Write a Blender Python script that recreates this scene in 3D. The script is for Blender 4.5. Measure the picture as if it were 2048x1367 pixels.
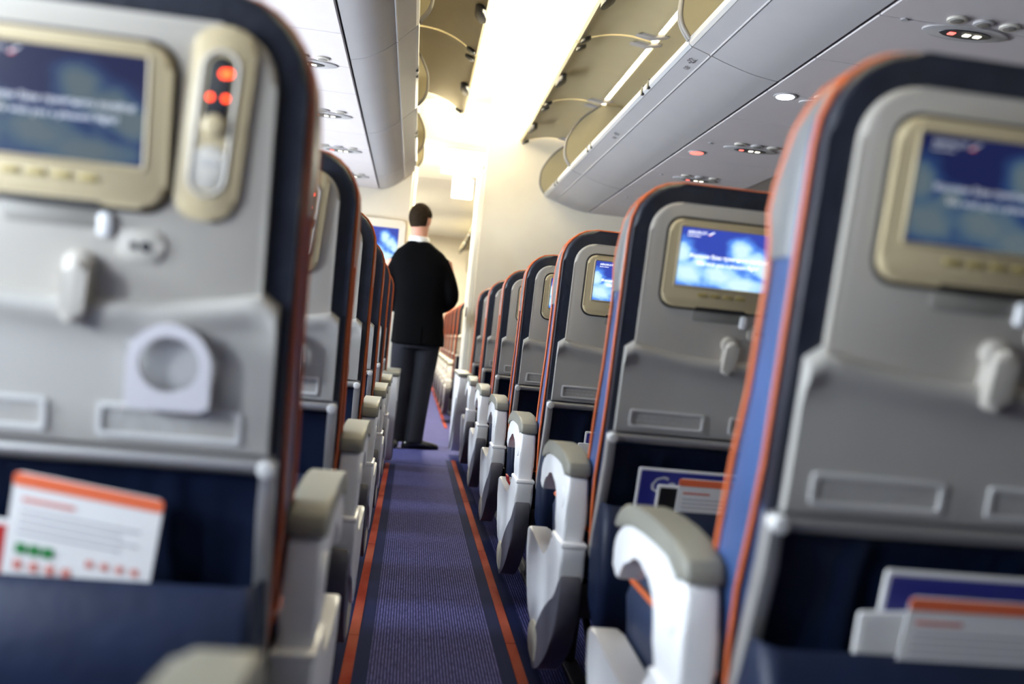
import bpy, bmesh, math, random
from mathutils import Vector, Matrix
random.seed(7)
for o in list(bpy.data.objects): bpy.data.objects.remove(o)
SC = bpy.context.scene
COL = SC.collection
# ------------------------------------------------------------------ camera
FPX, YAW, PITCH, ROLL, CH = 1700.0, .1165, .0008, .0969, .85
def make_camera():
    cy, sy = math.cos(YAW), math.sin(YAW)
    fw = Vector((sy*math.cos(PITCH), cy*math.cos(PITCH), math.sin(PITCH)))
    r0 = Vector((cy, -sy, 0)); u0 = r0.cross(fw)
    r = r0*math.cos(ROLL)+u0*math.sin(ROLL); u = -r0*math.sin(ROLL)+u0*math.cos(ROLL)
    cam = bpy.data.cameras.new('camera'); o = bpy.data.objects.new('camera', cam); COL.objects.link(o)
    o.matrix_world = Matrix(((r.x, u.x, -fw.x, 0), (r.y, u.y, -fw.y, 0), (r.z, u.z, -fw.z, CH), (0, 0, 0, 1)))
    cam.sensor_width = 36; cam.lens = FPX/2048*36; cam.clip_start = .02; cam.clip_end = 100
    cam.dof.use_dof = True; cam.dof.focus_distance = 3.1; cam.dof.aperture_fstop = 1.75
    SC.camera = o
make_camera()
# ------------------------------------------------------------------ light and exposure
SC.view_settings.view_transform = 'Standard'; SC.view_settings.look = 'None'
SC.view_settings.gamma = 1; SC.view_settings.use_curve_mapping = False
SC.view_settings.exposure = 0.0
W = bpy.data.worlds.new('World'); SC.world = W; W.use_nodes = True
W.node_tree.nodes['Background'].inputs[0].default_value = (.75, .87, 1, 1)
W.node_tree.nodes['Background'].inputs[1].default_value = 1.5
def area(name, loc, direction, sx, sy, power, color):
    l = bpy.data.lights.new(name, 'AREA'); l.shape = 'RECTANGLE'; l.size = sx; l.size_y = sy
    l.energy = power; l.color = color
    o = bpy.data.objects.new(name, l); COL.objects.link(o); o.location = loc
    z = -Vector(direction).normalized(); x = Vector((0, 1, 0)) if abs(z.y) < .9 else Vector((1, 0, 0)); y = z.cross(x).normalized()
    o.rotation_euler = Matrix((x, y, z)).transposed().to_euler()      # sx runs along the cabin
    return o
WIN_Y = [-6.698+.533*i for i in range(25)]
WALL_X = -1.34
OPEN_WIN = [wy for wy in WIN_Y if wy > -.5]      # unseen windows behind the camera kept shut to darken the right seat backs
for wy in OPEN_WIN:          # daylight entering through each open cabin window
    area('window_daylight', (WALL_X-.02, wy, 1.10), (1, 0, -.15), .22, .34, 25, (.80, .90, 1.0)).data.spread = math.radians(160)
COVE_P = 105
for x, d in ((-.30, (.55, 0, 1)), (1.24, (-.55, 0, 1))):     # cove lamps on top of the bins
    for y0 in (1.4, 3.6, 5.6):
        area('cove_light', (x, y0, 2.60), d, 2.2, .05, COVE_P, (1, .90, .66))
for y0, z0 in ((7.7, 2.40), (9.6, 2.68), (12.0, 2.68), (14.6, 2.68)):
    area('ceiling_light', (.17, y0, z0), (0, 0, -1), 1.4, .5, 120, (1, .92, .70))

# ------------------------------------------------------------------ materials
MATS = {}
def mat(name, col, rough=.5, metal=0, bump=0, bscale=200, var=0, vscale=8, emit=None, es=0, coat=0, spec=.5):
    if name in MATS: return MATS[name]
    m = bpy.data.materials.new(name); m.use_nodes = True; nt = m.node_tree; b = nt.nodes['Principled BSDF']
    b.inputs['Base Color'].default_value = (*col, 1); b.inputs['Roughness'].default_value = rough
    b.inputs['Metallic'].default_value = metal; b.inputs['Specular IOR Level'].default_value = spec
    b.inputs['Coat Weight'].default_value = coat
    tc = nt.nodes.new('ShaderNodeTexCoord')
    if var:
        n = nt.nodes.new('ShaderNodeTexNoise'); n.inputs['Scale'].default_value = vscale; n.inputs['Detail'].default_value = 5
        nt.links.new(tc.outputs['Object'], n.inputs['Vector'])
        r = nt.nodes.new('ShaderNodeValToRGB')
        r.color_ramp.elements[0].position = .3; r.color_ramp.elements[1].position = .7
        r.color_ramp.elements[0].color = (*[c*(1-var) for c in col], 1); r.color_ramp.elements[1].color = (*[min(1, c*(1+var)) for c in col], 1)
        nt.links.new(n.outputs['Fac'], r.inputs['Fac']); nt.links.new(r.outputs['Color'], b.inputs['Base Color'])
    if bump:
        n = nt.nodes.new('ShaderNodeTexNoise'); n.inputs['Scale'].default_value = bscale; n.inputs['Detail'].default_value = 3
        nt.links.new(tc.outputs['Object'], n.inputs['Vector'])
        bp = nt.nodes.new('ShaderNodeBump'); bp.inputs['Strength'].default_value = bump; bp.inputs['Distance'].default_value = .003
        nt.links.new(n.outputs['Fac'], bp.inputs['Height']); nt.links.new(bp.outputs['Normal'], b.inputs['Normal'])
    if emit:
        b.inputs['Emission Color'].default_value = (*emit, 1); b.inputs['Emission Strength'].default_value = es
    MATS[name] = m; return m
M_SHELL = mat('grey_plastic', (.43, .40, .355), .42, bump=.05, bscale=900, var=.03)
M_TRAY = mat('tray_plastic', (.385, .37, .345), .36, bump=.05, bscale=900, var=.03)
M_CREAM = mat('cream_plastic', (.47, .385, .235), .4, var=.03)
M_GASKET = mat('dark_gasket', (.02, .016, .014), .5)
M_BORDER = mat('black_leather', (.012, .015, .026), .42, bump=.5, bscale=60, var=.2, vscale=30)
M_BLUE = mat('blue_leather', (.038, .078, .20), .42, bump=.25, bscale=140, var=.12)
M_GREYL = mat('grey_leather', (.14, .145, .15), .42, bump=.25, bscale=120, var=.08)
M_NAVY = mat('navy_leather', (.004, .010, .034), .5, spec=.3, bump=.35, bscale=40, var=.2, vscale=12)
M_CUSH = mat('navy_cushion', (.020, .035, .085), .5, bump=.3, bscale=150, var=.15)
M_PIPE = mat('orange_piping', (.55, .115, .03), .5, bump=.1, bscale=300)
M_METAL = mat('brushed_metal', (.42, .41, .40), .35, metal=.7, var=.05)
M_DKMET = mat('dark_metal', (.06, .06, .065), .4, metal=.6)
M_WHITE = mat('white_plastic', (.72, .72, .73), .35, var=.02)
M_PAD = mat('armrest_pad', (.20, .195, .165), .5, bump=.15, bscale=300, var=.05)
M_STRUT = mat('strut_grey', (.075, .072, .09), .45, var=.06)
M_FOOT = mat('foot_cream', (.62, .57, .44), .45, var=.05)
M_BIN = mat('bin_plastic', (.335, .318, .322), .45, bump=.03, bscale=600, var=.02)
M_BININ = mat('bin_lining', (.36, .31, .195), .42, var=.03)
M_RAIL = mat('bin_rail', (.50, .50, .51), .35, metal=.4)
M_SEAL = mat('bin_seal', (.17, .155, .14), .5)
M_CEIL = mat('ceiling_plastic', (.86, .84, .76), .55, var=.01)
M_PSU = mat('service_plastic', (.48, .435, .44), .45, bump=.03, bscale=700, var=.02)
M_WALL = mat('wall_cream', (.72, .655, .53), .55, bump=.05, bscale=300, var=.02)
M_BLACK = mat('black_plastic', (.01, .01, .011), .35)
M_REDLED = mat('red_led', (.5, .02, .01), .4, emit=(1, .06, .01), es=7)
M_SIGNRED = mat('sign_red', (.5, .05, .04), .4, emit=(1, .15, .12), es=2.5)
M_SIGNWHITE = mat('sign_white', (.8, .8, .7), .4, emit=(1, .9, .7), es=3)
M_LAMP = mat('lamp_lit', (.9, .9, 1), .4, emit=(.80, .85, 1), es=14)
M_TUBE = mat('cove_tube', (.9, .9, .8), .4, emit=(1, .93, .72), es=5)
M_STRIP = None
M_PAPER = mat('white_paper', (.80, .79, .78), .5, var=.02)
M_CARDR = mat('card_orange', (.80, .16, .06), .5)
M_GREEN = mat('card_green', (.03, .22, .06), .5)
M_INK = mat('card_ink', (.42, .41, .44), .6)
M_PINK = mat('card_red_ink', (.62, .22, .18), .6)
M_MAG = mat('magazine_blue', (.025, .03, .22), .3, coat=.3)
M_SILVER = mat('silver_print', (.50, .52, .56), .4)
M_TEXTDK = mat('dark_print', (.07, .06, .06), .6)
M_PLAC = mat('placard_grey', (.40, .395, .39), .5)
M_PLACR = mat('placard_rim', (.56, .555, .55), .35)
M_GOLD = mat('button_gold', (.36, .28, .10), .45)
M_SCRTXT = mat('screen_lettering', (.8, .85, .9), .5, emit=(.95, .98, 1), es=1.6)
M_SCRRED = mat('screen_red_mark', (.7, .1, .1), .5, emit=(1, .12, .1), es=.8)
M_SUIT = mat('suit_black', (.002, .002, .0025), .95, spec=.05, bump=.2, bscale=400, var=.15)
M_TROUS = mat('trousers_charcoal', (.010, .010, .014), .9, spec=.2, bump=.2, bscale=400, var=.15)
M_SKIN = mat('skin', (.55, .27, .19), .5, bump=.1, bscale=200, var=.06)
M_HAIR = mat('hair_brown', (.022, .014, .008), .9, spec=.08, bump=.6, bscale=220, var=.3, vscale=60)
M_SHIRT = mat('shirt_white', (.80, .80, .82), .7)
M_SHOE = mat('shoe_black', (.010, .009, .008), .25)
M_REDBELT = mat('belt_red', (.45, .02, .02), .6)

def carpet_material():
    m = bpy.data.materials.new('carpet_blue'); m.use_nodes = True; nt = m.node_tree; b = nt.nodes['Principled BSDF']
    b.inputs['Roughness'].default_value = .9; b.inputs['Specular IOR Level'].default_value = .15
    tc = nt.nodes.new('ShaderNodeTexCoord')
    mp = nt.nodes.new('ShaderNodeMapping'); mp.inputs['Scale'].default_value = (1, .16, 1); nt.links.new(tc.outputs['Object'], mp.inputs[0])
    n = nt.nodes.new('ShaderNodeTexNoise'); n.inputs['Scale'].default_value = 230; n.inputs['Detail'].default_value = 2
    nt.links.new(mp.outputs[0], n.inputs['Vector'])
    w = nt.nodes.new('ShaderNodeTexWave'); w.inputs['Scale'].default_value = 38; w.bands_direction = 'X'; w.inputs['Distortion'].default_value = .6
    nt.links.new(tc.outputs['Object'], w.inputs['Vector'])
    n2 = nt.nodes.new('ShaderNodeTexNoise'); n2.inputs['Scale'].default_value = 3; n2.inputs['Detail'].default_value = 4
    nt.links.new(tc.outputs['Object'], n2.inputs['Vector'])
    mu = nt.nodes.new('ShaderNodeMath'); mu.operation = 'MULTIPLY'; nt.links.new(n.outputs['Fac'], mu.inputs[0]); nt.links.new(w.outputs['Fac'], mu.inputs[1])
    r = nt.nodes.new('ShaderNodeValToRGB'); r.color_ramp.elements[0].position = .12; r.color_ramp.elements[1].position = .62
    r.color_ramp.elements[0].color = (.018, .019, .085, 1); r.color_ramp.elements[1].color = (.15, .155, .42, 1)
    nt.links.new(mu.outputs[0], r.inputs['Fac'])
    mx = nt.nodes.new('ShaderNodeMix'); mx.data_type = 'RGBA'; mx.blend_type = 'MULTIPLY'; mx.inputs[0].default_value = .35
    nt.links.new(r.outputs['Color'], mx.inputs[6]); nt.links.new(n2.outputs['Fac'], mx.inputs[7]); nt.links.new(mx.outputs[2], b.inputs['Base Color'])
    bp = nt.nodes.new('ShaderNodeBump'); bp.inputs['Strength'].default_value = .5; bp.inputs['Distance'].default_value = .003
    nt.links.new(mu.outputs[0], bp.inputs['Height']); nt.links.new(bp.outputs['Normal'], b.inputs['Normal'])
    return m
def strip_material():
    m = bpy.data.materials.new('floor_strip_orange'); m.use_nodes = True; nt = m.node_tree; b = nt.nodes['Principled BSDF']
    b.inputs['Roughness'].default_value = .85; b.inputs['Specular IOR Level'].default_value = .08
    tc = nt.nodes.new('ShaderNodeTexCoord')
    mp = nt.nodes.new('ShaderNodeMapping'); mp.inputs['Scale'].default_value = (3, 1.3, 1); nt.links.new(tc.outputs['Object'], mp.inputs[0])
    n = nt.nodes.new('ShaderNodeTexNoise'); n.inputs['Scale'].default_value = 2.2; n.inputs['Detail'].default_value = 6
    nt.links.new(mp.outputs[0], n.inputs['Vector'])
    r = nt.nodes.new('ShaderNodeValToRGB'); r.color_ramp.elements[0].position = .35; r.color_ramp.elements[1].position = .65
    r.color_ramp.elements[0].color = (.22, .022, .013, 1); r.color_ramp.elements[1].color = (.33, .080, .050, 1)
    nt.links.new(n.outputs['Fac'], r.inputs['Fac']); nt.links.new(r.outputs['Color'], b.inputs['Base Color'])
    return m
M_CARPET = carpet_material(); M_STRIP = strip_material()
M_CARPETEDGE = mat('carpet_edge_navy', (.008, .013, .060), .9, bump=.4, bscale=500, spec=.15)

def screen_material(name, strength):
    """sky with cumulus clouds: a few soft discs broken up by noise; u, v run 0..1 over the picture"""
    m = bpy.data.materials.new(name); m.use_nodes = True; nt = m.node_tree; b = nt.nodes['Principled BSDF']
    L = nt.links
    uv = nt.nodes.new('ShaderNodeUVMap')
    nz = nt.nodes.new('ShaderNodeTexNoise'); nz.inputs['Scale'].default_value = 5.5; nz.inputs['Detail'].default_value = 7
    L.new(uv.outputs[0], nz.inputs['Vector'])
    best = None
    for (cx, cy, rx, ry) in ((.66, .68, .15, .20), (.80, .52, .20, .20), (.93, .40, .16, .22), (.03, .55, .12, .24), (.12, .22, .22, .26),
                             (.45, .22, .24, .24), (.70, .08, .30, .22), (.22, .42, .10, .12)):
        mp = nt.nodes.new('ShaderNodeMapping'); mp.vector_type = 'POINT'
        mp.inputs['Location'].default_value = (-cx/rx, -cy/ry, 0); mp.inputs['Scale'].default_value = (1/rx, 1/ry, 0)
        L.new(uv.outputs[0], mp.inputs[0])
        ln = nt.nodes.new('ShaderNodeVectorMath'); ln.operation = 'LENGTH'; L.new(mp.outputs[0], ln.inputs[0])
        if best is None: best = ln.outputs['Value']
        else:
            mn = nt.nodes.new('ShaderNodeMath'); mn.operation = 'SMOOTH_MIN'; mn.inputs[2].default_value = .25
            L.new(best, mn.inputs[0]); L.new(ln.outputs['Value'], mn.inputs[1]); best = mn.outputs[0]
    s = nt.nodes.new('ShaderNodeMath'); s.operation = 'MULTIPLY_ADD'; s.inputs[1].default_value = -1.15; L.new(nz.outputs['Fac'], s.inputs[0]); L.new(best, s.inputs[2])
    r = nt.nodes.new('ShaderNodeValToRGB'); cr = r.color_ramp
    cr.elements[0].position = 0; cr.elements[0].color = (.62, .86, 1, 1)
    cr.elements[1].position = 1; cr.elements[1].color = (.035, .065, .42, 1)
    e = cr.elements.new(.36); e.color = (.36, .66, 1, 1)
    e = cr.elements.new(.56); e.color = (.10, .28, .85, 1)
    mr = nt.nodes.new('ShaderNodeMapRange'); mr.inputs[1].default_value = -.25; mr.inputs[2].default_value = .80
    L.new(s.outputs[0], mr.inputs[0]); L.new(mr.outputs[0], r.inputs['Fac'])
    b.inputs['Base Color'].default_value = (.01, .01, .012, 1); b.inputs['Roughness'].default_value = .18
    L.new(r.outputs['Color'], b.inputs['Emission Color']); b.inputs['Emission Strength'].default_value = strength
    return m
M_SCREEN = screen_material('screen_clouds', 1.15)
M_SCREENDIM = screen_material('screen_clouds_dimmed', .16)  # dimness of near screens seen off-axis, put into the emission

# ------------------------------------------------------------------ mesh helpers
def finish(bm, name, m, parent=None, smooth=35):
    me = bpy.data.meshes.new(name); bmesh.ops.recalc_face_normals(bm, faces=bm.faces); bm.to_mesh(me); bm.free()
    me.materials.append(m)
    if smooth:
        for p in me.polygons: p.use_smooth = True
        me.set_sharp_from_angle(angle=math.radians(smooth))
    o = bpy.data.objects.new(name, me); COL.objects.link(o)
    if parent: o.parent = parent
    return o
def tag(o, label=None, cat=None, group=None, kind=None):
    if label: o['label'] = label
    if cat: o['category'] = cat
    if group: o['group'] = group
    if kind: o['kind'] = kind
    return o
def empty(name, loc):
    o = bpy.data.objects.new(name, None); COL.objects.link(o); o.location = loc; o.empty_display_size = .1
    return o
def box(bm, x0, x1, y0, y1, z0, z1, bev=0, seg=2):
    r = bmesh.ops.create_cube(bm, size=1)
    vs = r['verts']
    for v in vs: v.co = Vector((x0+(v.co.x+.5)*(x1-x0), y0+(v.co.y+.5)*(y1-y0), z0+(v.co.z+.5)*(z1-z0)))
    if bev:
        es = list({e for v in vs for e in v.link_edges})
        bmesh.ops.bevel(bm, geom=es, offset=bev, segments=seg, affect='EDGES', profile=.5)
def prism(bm, pts, fn, lo, hi, bev=0, seg=2):
    """closed outline pts (a, b) extruded from lo to hi; fn(a, b, t) gives the 3-D point; rim edges bevelled"""
    A = [bm.verts.new(fn(a, b, lo)) for a, b in pts]; B = [bm.verts.new(fn(a, b, hi)) for a, b in pts]
    n = len(pts)
    f1 = bm.faces.new(A); f2 = bm.faces.new(B[::-1])
    for i in range(n): bm.faces.new((A[i], B[i], B[(i+1) % n], A[(i+1) % n]))
    if bev:
        es = list(set(f1.edges) | set(f2.edges))
        bmesh.ops.bevel(bm, geom=es, offset=bev, segments=seg, affect='EDGES', profile=.5)
def rrect(x0, x1, y0, y1, r, n=5, rt=None):
    """rounded rectangle outline; rt = radius of the two upper corners"""
    rt = r if rt is None else rt
    out = []
    for cx, cy, a0, q in ((x1-r, y0+r, -90, r), (x1-rt, y1-rt, 0, rt), (x0+rt, y1-rt, 90, rt), (x0+r, y0+r, 180, r)):
        for i in range(n+1):
            a = math.radians(a0+90*i/n); out.append((cx+q*math.cos(a), cy+q*math.sin(a)))
    return out
def smooth_path(pts, sub=4, closed=False):
    n = len(pts); P = [Vector(p) for p in pts]; out = []
    rng = range(n if closed else n-1)
    for i in rng:
        g = (lambda k: P[k % n]) if closed else (lambda k: P[min(max(k, 0), n-1)])
        p0, p1, p2, p3 = g(i-1), g(i), g(i+1), g(i+2)
        for k in range(sub):
            t = k/sub
            out.append(.5*((2*p1)+(p2-p0)*t+(2*p0-5*p1+4*p2-p3)*t*t+(3*p1-p0-3*p2+p3)*t**3))
    if not closed: out.append(P[-1])
    return out
def smooth2(pts, sub=3): return [(v.x, v.y) for v in smooth_path([(a, b, 0) for a, b in pts], sub, True)]
def tube(bm, path, rad, n=6, closed=False, cap=True):
    P = [Vector(p) for p in path]; m = len(P); rings = []
    R = rad if isinstance(rad, (list, tuple)) else [rad]*m
    up = None
    for i in range(m):
        t = (P[(i+1) % m]-P[i-1]) if closed else (P[min(i+1, m-1)]-P[max(i-1, 0)])
        t.normalize()
        if up is None: up = t.orthogonal().normalized()
        up = (up-t*up.dot(t)).normalized(); s = t.cross(up)
        rings.append([bm.verts.new(P[i]+(up*math.cos(2*math.pi*k/n)+s*math.sin(2*math.pi*k/n))*R[i]) for k in range(n)])
    for i in range(m if closed else m-1):
        a, b = rings[i], rings[(i+1) % m]
        for k in range(n): bm.faces.new((a[k], a[(k+1) % n], b[(k+1) % n], b[k]))
    if cap and not closed: bm.faces.new(rings[0][::-1]); bm.faces.new(rings[-1])
def loft(bm, rings, cap=True):
    V = [[bm.verts.new(p) for p in r] for r in rings]; n = len(V[0])
    for a, b in zip(V, V[1:]):
        for k in range(n): bm.faces.new((a[k], a[(k+1) % n], b[(k+1) % n], b[k]))
    if cap: bm.faces.new(V[0][::-1]); bm.faces.new(V[-1])
def disc(bm, c, r, h, fn, n=16, bev=0):
    prism(bm, [(c[0]+r*math.cos(2*math.pi*i/n), c[1]+r*math.sin(2*math.pi*i/n)) for i in range(n)], fn, h[0], h[1], bev)
def ellipse(cx, cy, rx, ry, n=20): return [(cx+rx*math.cos(2*math.pi*i/n), cy+ry*math.sin(2*math.pi*i/n)) for i in range(n)]
_txt = {}
def text_mesh(body, size, align='CENTER'):
    k = (body, size, align)
    if k not in _txt:
        c = bpy.data.curves.new('t', 'FONT'); c.body = body; c.size = size; c.align_x = align; c.resolution_u = 2; c.extrude = .0002
        o = bpy.data.objects.new('t', c); COL.objects.link(o)
        dg = bpy.context.evaluated_depsgraph_get(); me = bpy.data.meshes.new_from_object(o.evaluated_get(dg))
        bpy.data.objects.remove(o); _txt[k] = me
    return _txt[k].copy()
def text_obj(name, body, size, m, mtx, parent=None, align='CENTER'):
    me = text_mesh(body, size, align); me.transform(mtx); me.materials.clear(); me.materials.append(m)
    o = bpy.data.objects.new(name, me); COL.objects.link(o)
    if parent: o.parent = parent
    return o

# ------------------------------------------------------------------ the seat
ANG = math.atan(.14); CA, SA = math.cos(ANG), math.sin(ANG)
ZT = .69
def bp(x, s, n):                       # x across, s up the reclined back, n out towards the row behind
    return Vector((x, -s*SA-n*CA, ZT+s*CA-n*SA))
BACKM = Matrix(((1, 0, 0, 0), (0, -SA, -CA, 0), (0, CA, -SA, ZT), (0, 0, 0, 1)))
def interp(tab, z):
    for (a, va), (b, vb) in zip(tab, tab[1:]):
        if a <= z <= b:
            t = (z-a)/(b-a); t = t*t*(3-2*t); return va+(vb-va)*t
    return tab[0][1] if z < tab[0][0] else tab[-1][1]
ZTOP = 1.206; HW = .229
REAR = [(.36, .075), (.5, .06), (.62, .035), (.69, .004), (1.25, -.0784)]
def yrear(z): return interp(REAR[:4], z) if z < .69 else -.14*(z-.69)+.004
FRONT = [(.36, .16), (.5, .155), (.6, .15), (.72, .115), (.87, .075), (.98, .060), (1.05, .074), (1.10, .042), (1.16, .016), (1.21, .0)]
def yfront(z): return interp(FRONT, z)
def halfw(z, R=.10):
    if z < .60: return HW-.012*(.60-z)/.2
    d = z-(ZTOP-R)
    return HW if d <= 0 else HW-R+math.sqrt(max(0, R*R-d*d))
def ring(z, grow=0, y0=None, y1=None):
    w = halfw(z)+grow; a = (yrear(z) if y0 is None else y0); b = (yfront(z) if y1 is None else y1)+grow
    if z > 1.17:
        k = (z-1.17)/.038*.02; a += k; b -= k
    if b-a < .02: b = a+.02
    return [Vector((x, y, z)) for x, y in rrect(-w, w, a, b, min(.022, (b-a)*.45, w*.9), 3)]
ZL = [.36, .44, .52, .6, .66, .72, .8, .88, .94, .98, 1.01, 1.04, 1.07, 1.10, 1.13, 1.155, 1.175, 1.19, 1.20, 1.206]
def prep_shared():
    S = {}
    def fin(key, bm, m, smooth=35):
        o = finish(bm, key, m, None, smooth); S[key] = o.data; bpy.data.objects.remove(o)
    bm = bmesh.new(); loft(bm, [ring(z) for z in ZL]); fin('backrest', bm, M_BLUE, 50)
    bm = bmesh.new(); loft(bm, [ring(z, .004, yrear(z)+.022) for z in ZL if z >= .98]); fin('headrest', bm, M_GREYL, 50)
    # dark leather border round the shell
    bm = bmesh.new(); prism(bm, rrect(-HW+.001, HW-.001, -.02, .5205, .02, 8, .098), bp, -.012, .010, .009, 3); fin('rear_border', bm, M_BORDER)
    for key, off in (('rear', .010), ('front', None)):
        path = []
        zs = [.42, .5, .58, .66, .74, .82, .9, .96, 1.0, 1.04, 1.07, 1.10, 1.13, 1.155, 1.175, 1.19, 1.20, 1.206]
        for z in zs:
            y = yrear(z)+.012 if off else yfront(z)-.012
            path.append((halfw(z)+.002, y, z+(.002 if z > 1.15 else 0)))
        full = path+[(-x, y, z) for x, y, z in path[::-1]]
        bm = bmesh.new(); tube(bm, full, .0040, 6); fin('piping_'+key, bm, M_PIPE, 80)
    # shell
    bm = bmesh.new(); prism(bm, rrect(-.196, .196, .13, .482, .02, 8, .062), bp, .0, .020, .007, 3); fin('back_shell', bm, M_SHELL)
    # tray: rows from top roll to bottom
    def ttop(x): return .197-.026*(1-(x/.216)**2)
    rows = [(0, .010), (.002, .024), (.007, .031), (.014, .034), (.024, .033), (.034, .028), (.048, .0245), (.07, .024), (.12, .024)]
    bm = bmesh.new(); grid = []; NX = 24
    xs = [-.216+.432*i/NX for i in range(NX+1)]
    def edge(x):                         # rounded upper corners
        d = max(0, abs(x)-.198); return .018-math.sqrt(max(0, .018**2-d*d))
    for d, n in rows: grid.append([bm.verts.new(bp(x, ttop(x)-edge(x)-d, n)) for x in xs])
    for s, n in ((.012, .024), (.003, .022), (.0, .010)): grid.append([bm.verts.new(bp(x, s, n)) for x in xs])
    for a, b in zip(grid, grid[1:]):
        for i in range(NX): bm.faces.new((a[i], a[i+1], b[i+1], b[i]))
    for side in (0, NX):
        col = [g[side] for g in grid]; bot = [bm.verts.new(bp(xs[side], s_, .008)) for s_ in (0.0, ttop(xs[side])-edge(xs[side]))]
        bm.faces.new(col+[bot[0], bot[1]] if side == 0 else (col+[bot[0], bot[1]])[::-1])
    fin('tray_table', bm, M_TRAY, 40)
    bm = bmesh.new(); tube(bm, [bp(-.212, -.012, .012), bp(.212, -.012, .012)], .0115, 10); fin('hinge_bar', bm, M_METAL, 60)
    for sx in (-1, 1):
        bm = bmesh.new(); prism(bm, [(.012, .700), (-.010, .690), (-.006, .62), (.03, .50), (.06, .40), (.085, .41), (.05, .52), (.02, .62)], lambda a, b, t: Vector((t, a, b)), sx*.216-.009, sx*.216+.009, .003); fin('tray_arm%d' % sx, bm, M_METAL)
        bm = bmesh.new(); prism(bm, ellipse(0, 0, .011, .011, 12), lambda a, b, t: bp(sx*.216+a, -.014+b, t), .0, .026, .003); fin('bolt%d' % sx, bm, M_PLACR)
    # placards
    for i, (x0, x1) in enumerate(((-.19, -.03), (.025, .185))):
        bm = bmesh.new()
        o, q = rrect(x0, x1, .014, .052, .005, 3), rrect(x0+.005, x1-.005, .019, .047, .004, 3)
        A = [bm.verts.new(bp(a, b, .0235)) for a, b in o]; B = [bm.verts.new(bp(a, b, .0270)) for a, b in o]
        C = [bm.verts.new(bp(a, b, .0270)) for a, b in q]; D = [bm.verts.new(bp(a, b, .0235)) for a, b in q]
        n = len(o)
        for U, V in ((A, B), (B, C), (C, D)):
            for k in range(n): bm.faces.new((U[k], U[(k+1) % n], V[(k+1) % n], V[k]))
        bm.faces.new(D); fin('placard%d' % i, bm, M_PLACR)
        bm = bmesh.new()
        for r_, w_ in ((.0375, .9), (.0285, .75)):
            k = x0+.012
            while k < x0+(x1-x0-.02)*w_:
                l = random.uniform(.008, .022); prism(bm, [(k, r_-.0022), (k+l, r_-.0022), (k+l, r_+.0022), (k, r_+.0022)], bp, .0238, .0246); k += l+.004
        fin('placard_print%d' % i, bm, M_PLAC, 0)
    # latch (turn-button holding the tray)
    bm = bmesh.new(); prism(bm, [(x+.004*(s-.17)/.05, s) for x, s in rrect(-.013, .013, .142, .212, .012, 5)], bp, .018, .046, .006, 3); disc(bm, (0, .204), .017, (.016, .034), bp, 16, .004); fin('latch', bm, M_SHELL)
    # monitor
    bm = bmesh.new(); prism(bm, rrect(-.163, .093, .268, .455, .030, 7), bp, .012, .0215, .002); fin('gasket', bm, M_GASKET)
    bm = bmesh.new(); prism(bm, rrect(-.158, .088, .273, .450, .027, 7), bp, .016, .031, .006, 3); fin('monitor', bm, M_CREAM)
    bm = bmesh.new(); vs = [bm.verts.new(bp(x, s, .0318)) for x, s in ((-.134, .318), (.062, .318), (.062, .434), (-.134, .434))]; f = bm.faces.new(vs)
    uvl = bm.loops.layers.uv.new('UVMap')
    for l, c in zip(f.loops, ((0, 0), (1, 0), (1, 1), (0, 1))): l[uvl].uv = c
    o = finish(bm, 'screen', M_SCREEN, None, 0); S['screen'] = o.data; d2 = o.data.copy(); d2.materials[0] = M_SCREENDIM; S['screen_dim'] = d2; bpy.data.objects.remove(o)
    # raised edge round the picture
    bm = bmesh.new(); tube(bm, [bp(x, s, .031) for x, s in rrect(-.137, .065, .315, .437, .004, 2)], .0022, 6, closed=True); fin('screen_rim', bm, M_CREAM, 80)
    for i in range(4):
        bm = bmesh.new(); prism(bm, rrect(-.085+.027*i, -.064+.027*i, .297, .3045, .003, 3), bp, .028, .0328, .001); fin('button%d' % i, bm, M_GOLD)
    bm = bmesh.new(); prism(bm, rrect(-.085, .02, .2705, .2765, .002, 2), bp, .028, .0325); fin('finger_slot', bm, M_GASKET)
    bm = bmesh.new(); prism(bm, rrect(-.085, .028, .246, .268, .006, 3), bp, .018, .0212, .001); fin('pull_recess', bm, mat('recess_grey', (.23, .215, .19), .5))
    bm = bmesh.new(); prism(bm, rrect(.016, .032, .238, .266, .006, 3), bp, .018, .028, .004); fin('release_tab', bm, M_WHITE)
    # control unit
    def pc(a, b, t): return bp(a+(b-.37)*.07, b, t)
    bm = bmesh.new(); prism(bm, rrect(.100, .168, .268, .478, .026, 6), pc, .014, .027, .004, 2); fin('control_unit', bm, M_CREAM)
    bm = bmesh.new(); tube(bm, [pc(a, b, .0265) for a, b in rrect(.1145, .153, .296, .452, .019, 5)], .0028, 6, closed=True); fin('control_rim', bm, M_SHELL, 80)
    bm = bmesh.new(); prism(bm, rrect(.121, .147, .372, .446, .012, 5), pc, .026, .0283, .0008); fin('control_window', bm, M_BLACK)
    bm = bmesh.new(); prism(bm, rrect(.118, .150, .302, .350, .012, 5), pc, .026, .0278, .001); fin('control_keypad', bm, M_SHELL)
    bm = bmesh.new(); prism(bm, rrect(.124, .144, .329, .334, .002, 2), pc, .0275, .0288); fin('keypad_print', bm, M_PLAC)
    for i, (a, b, r) in enumerate(((.1375, .428, .0042), (.1425, .4285, .0042), (.126, .402, .0032), (.1425, .402, .0032))):
        bm = bmesh.new(); disc(bm, (a, b), r, (.027, .0290), pc, 10); fin('led%d' % i, bm, M_REDLED)
    bm = bmesh.new(); disc(bm, (.134, .372), .0125, (.026, .034), pc, 18, .004); fin('control_knob', bm, M_CREAM)
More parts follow.
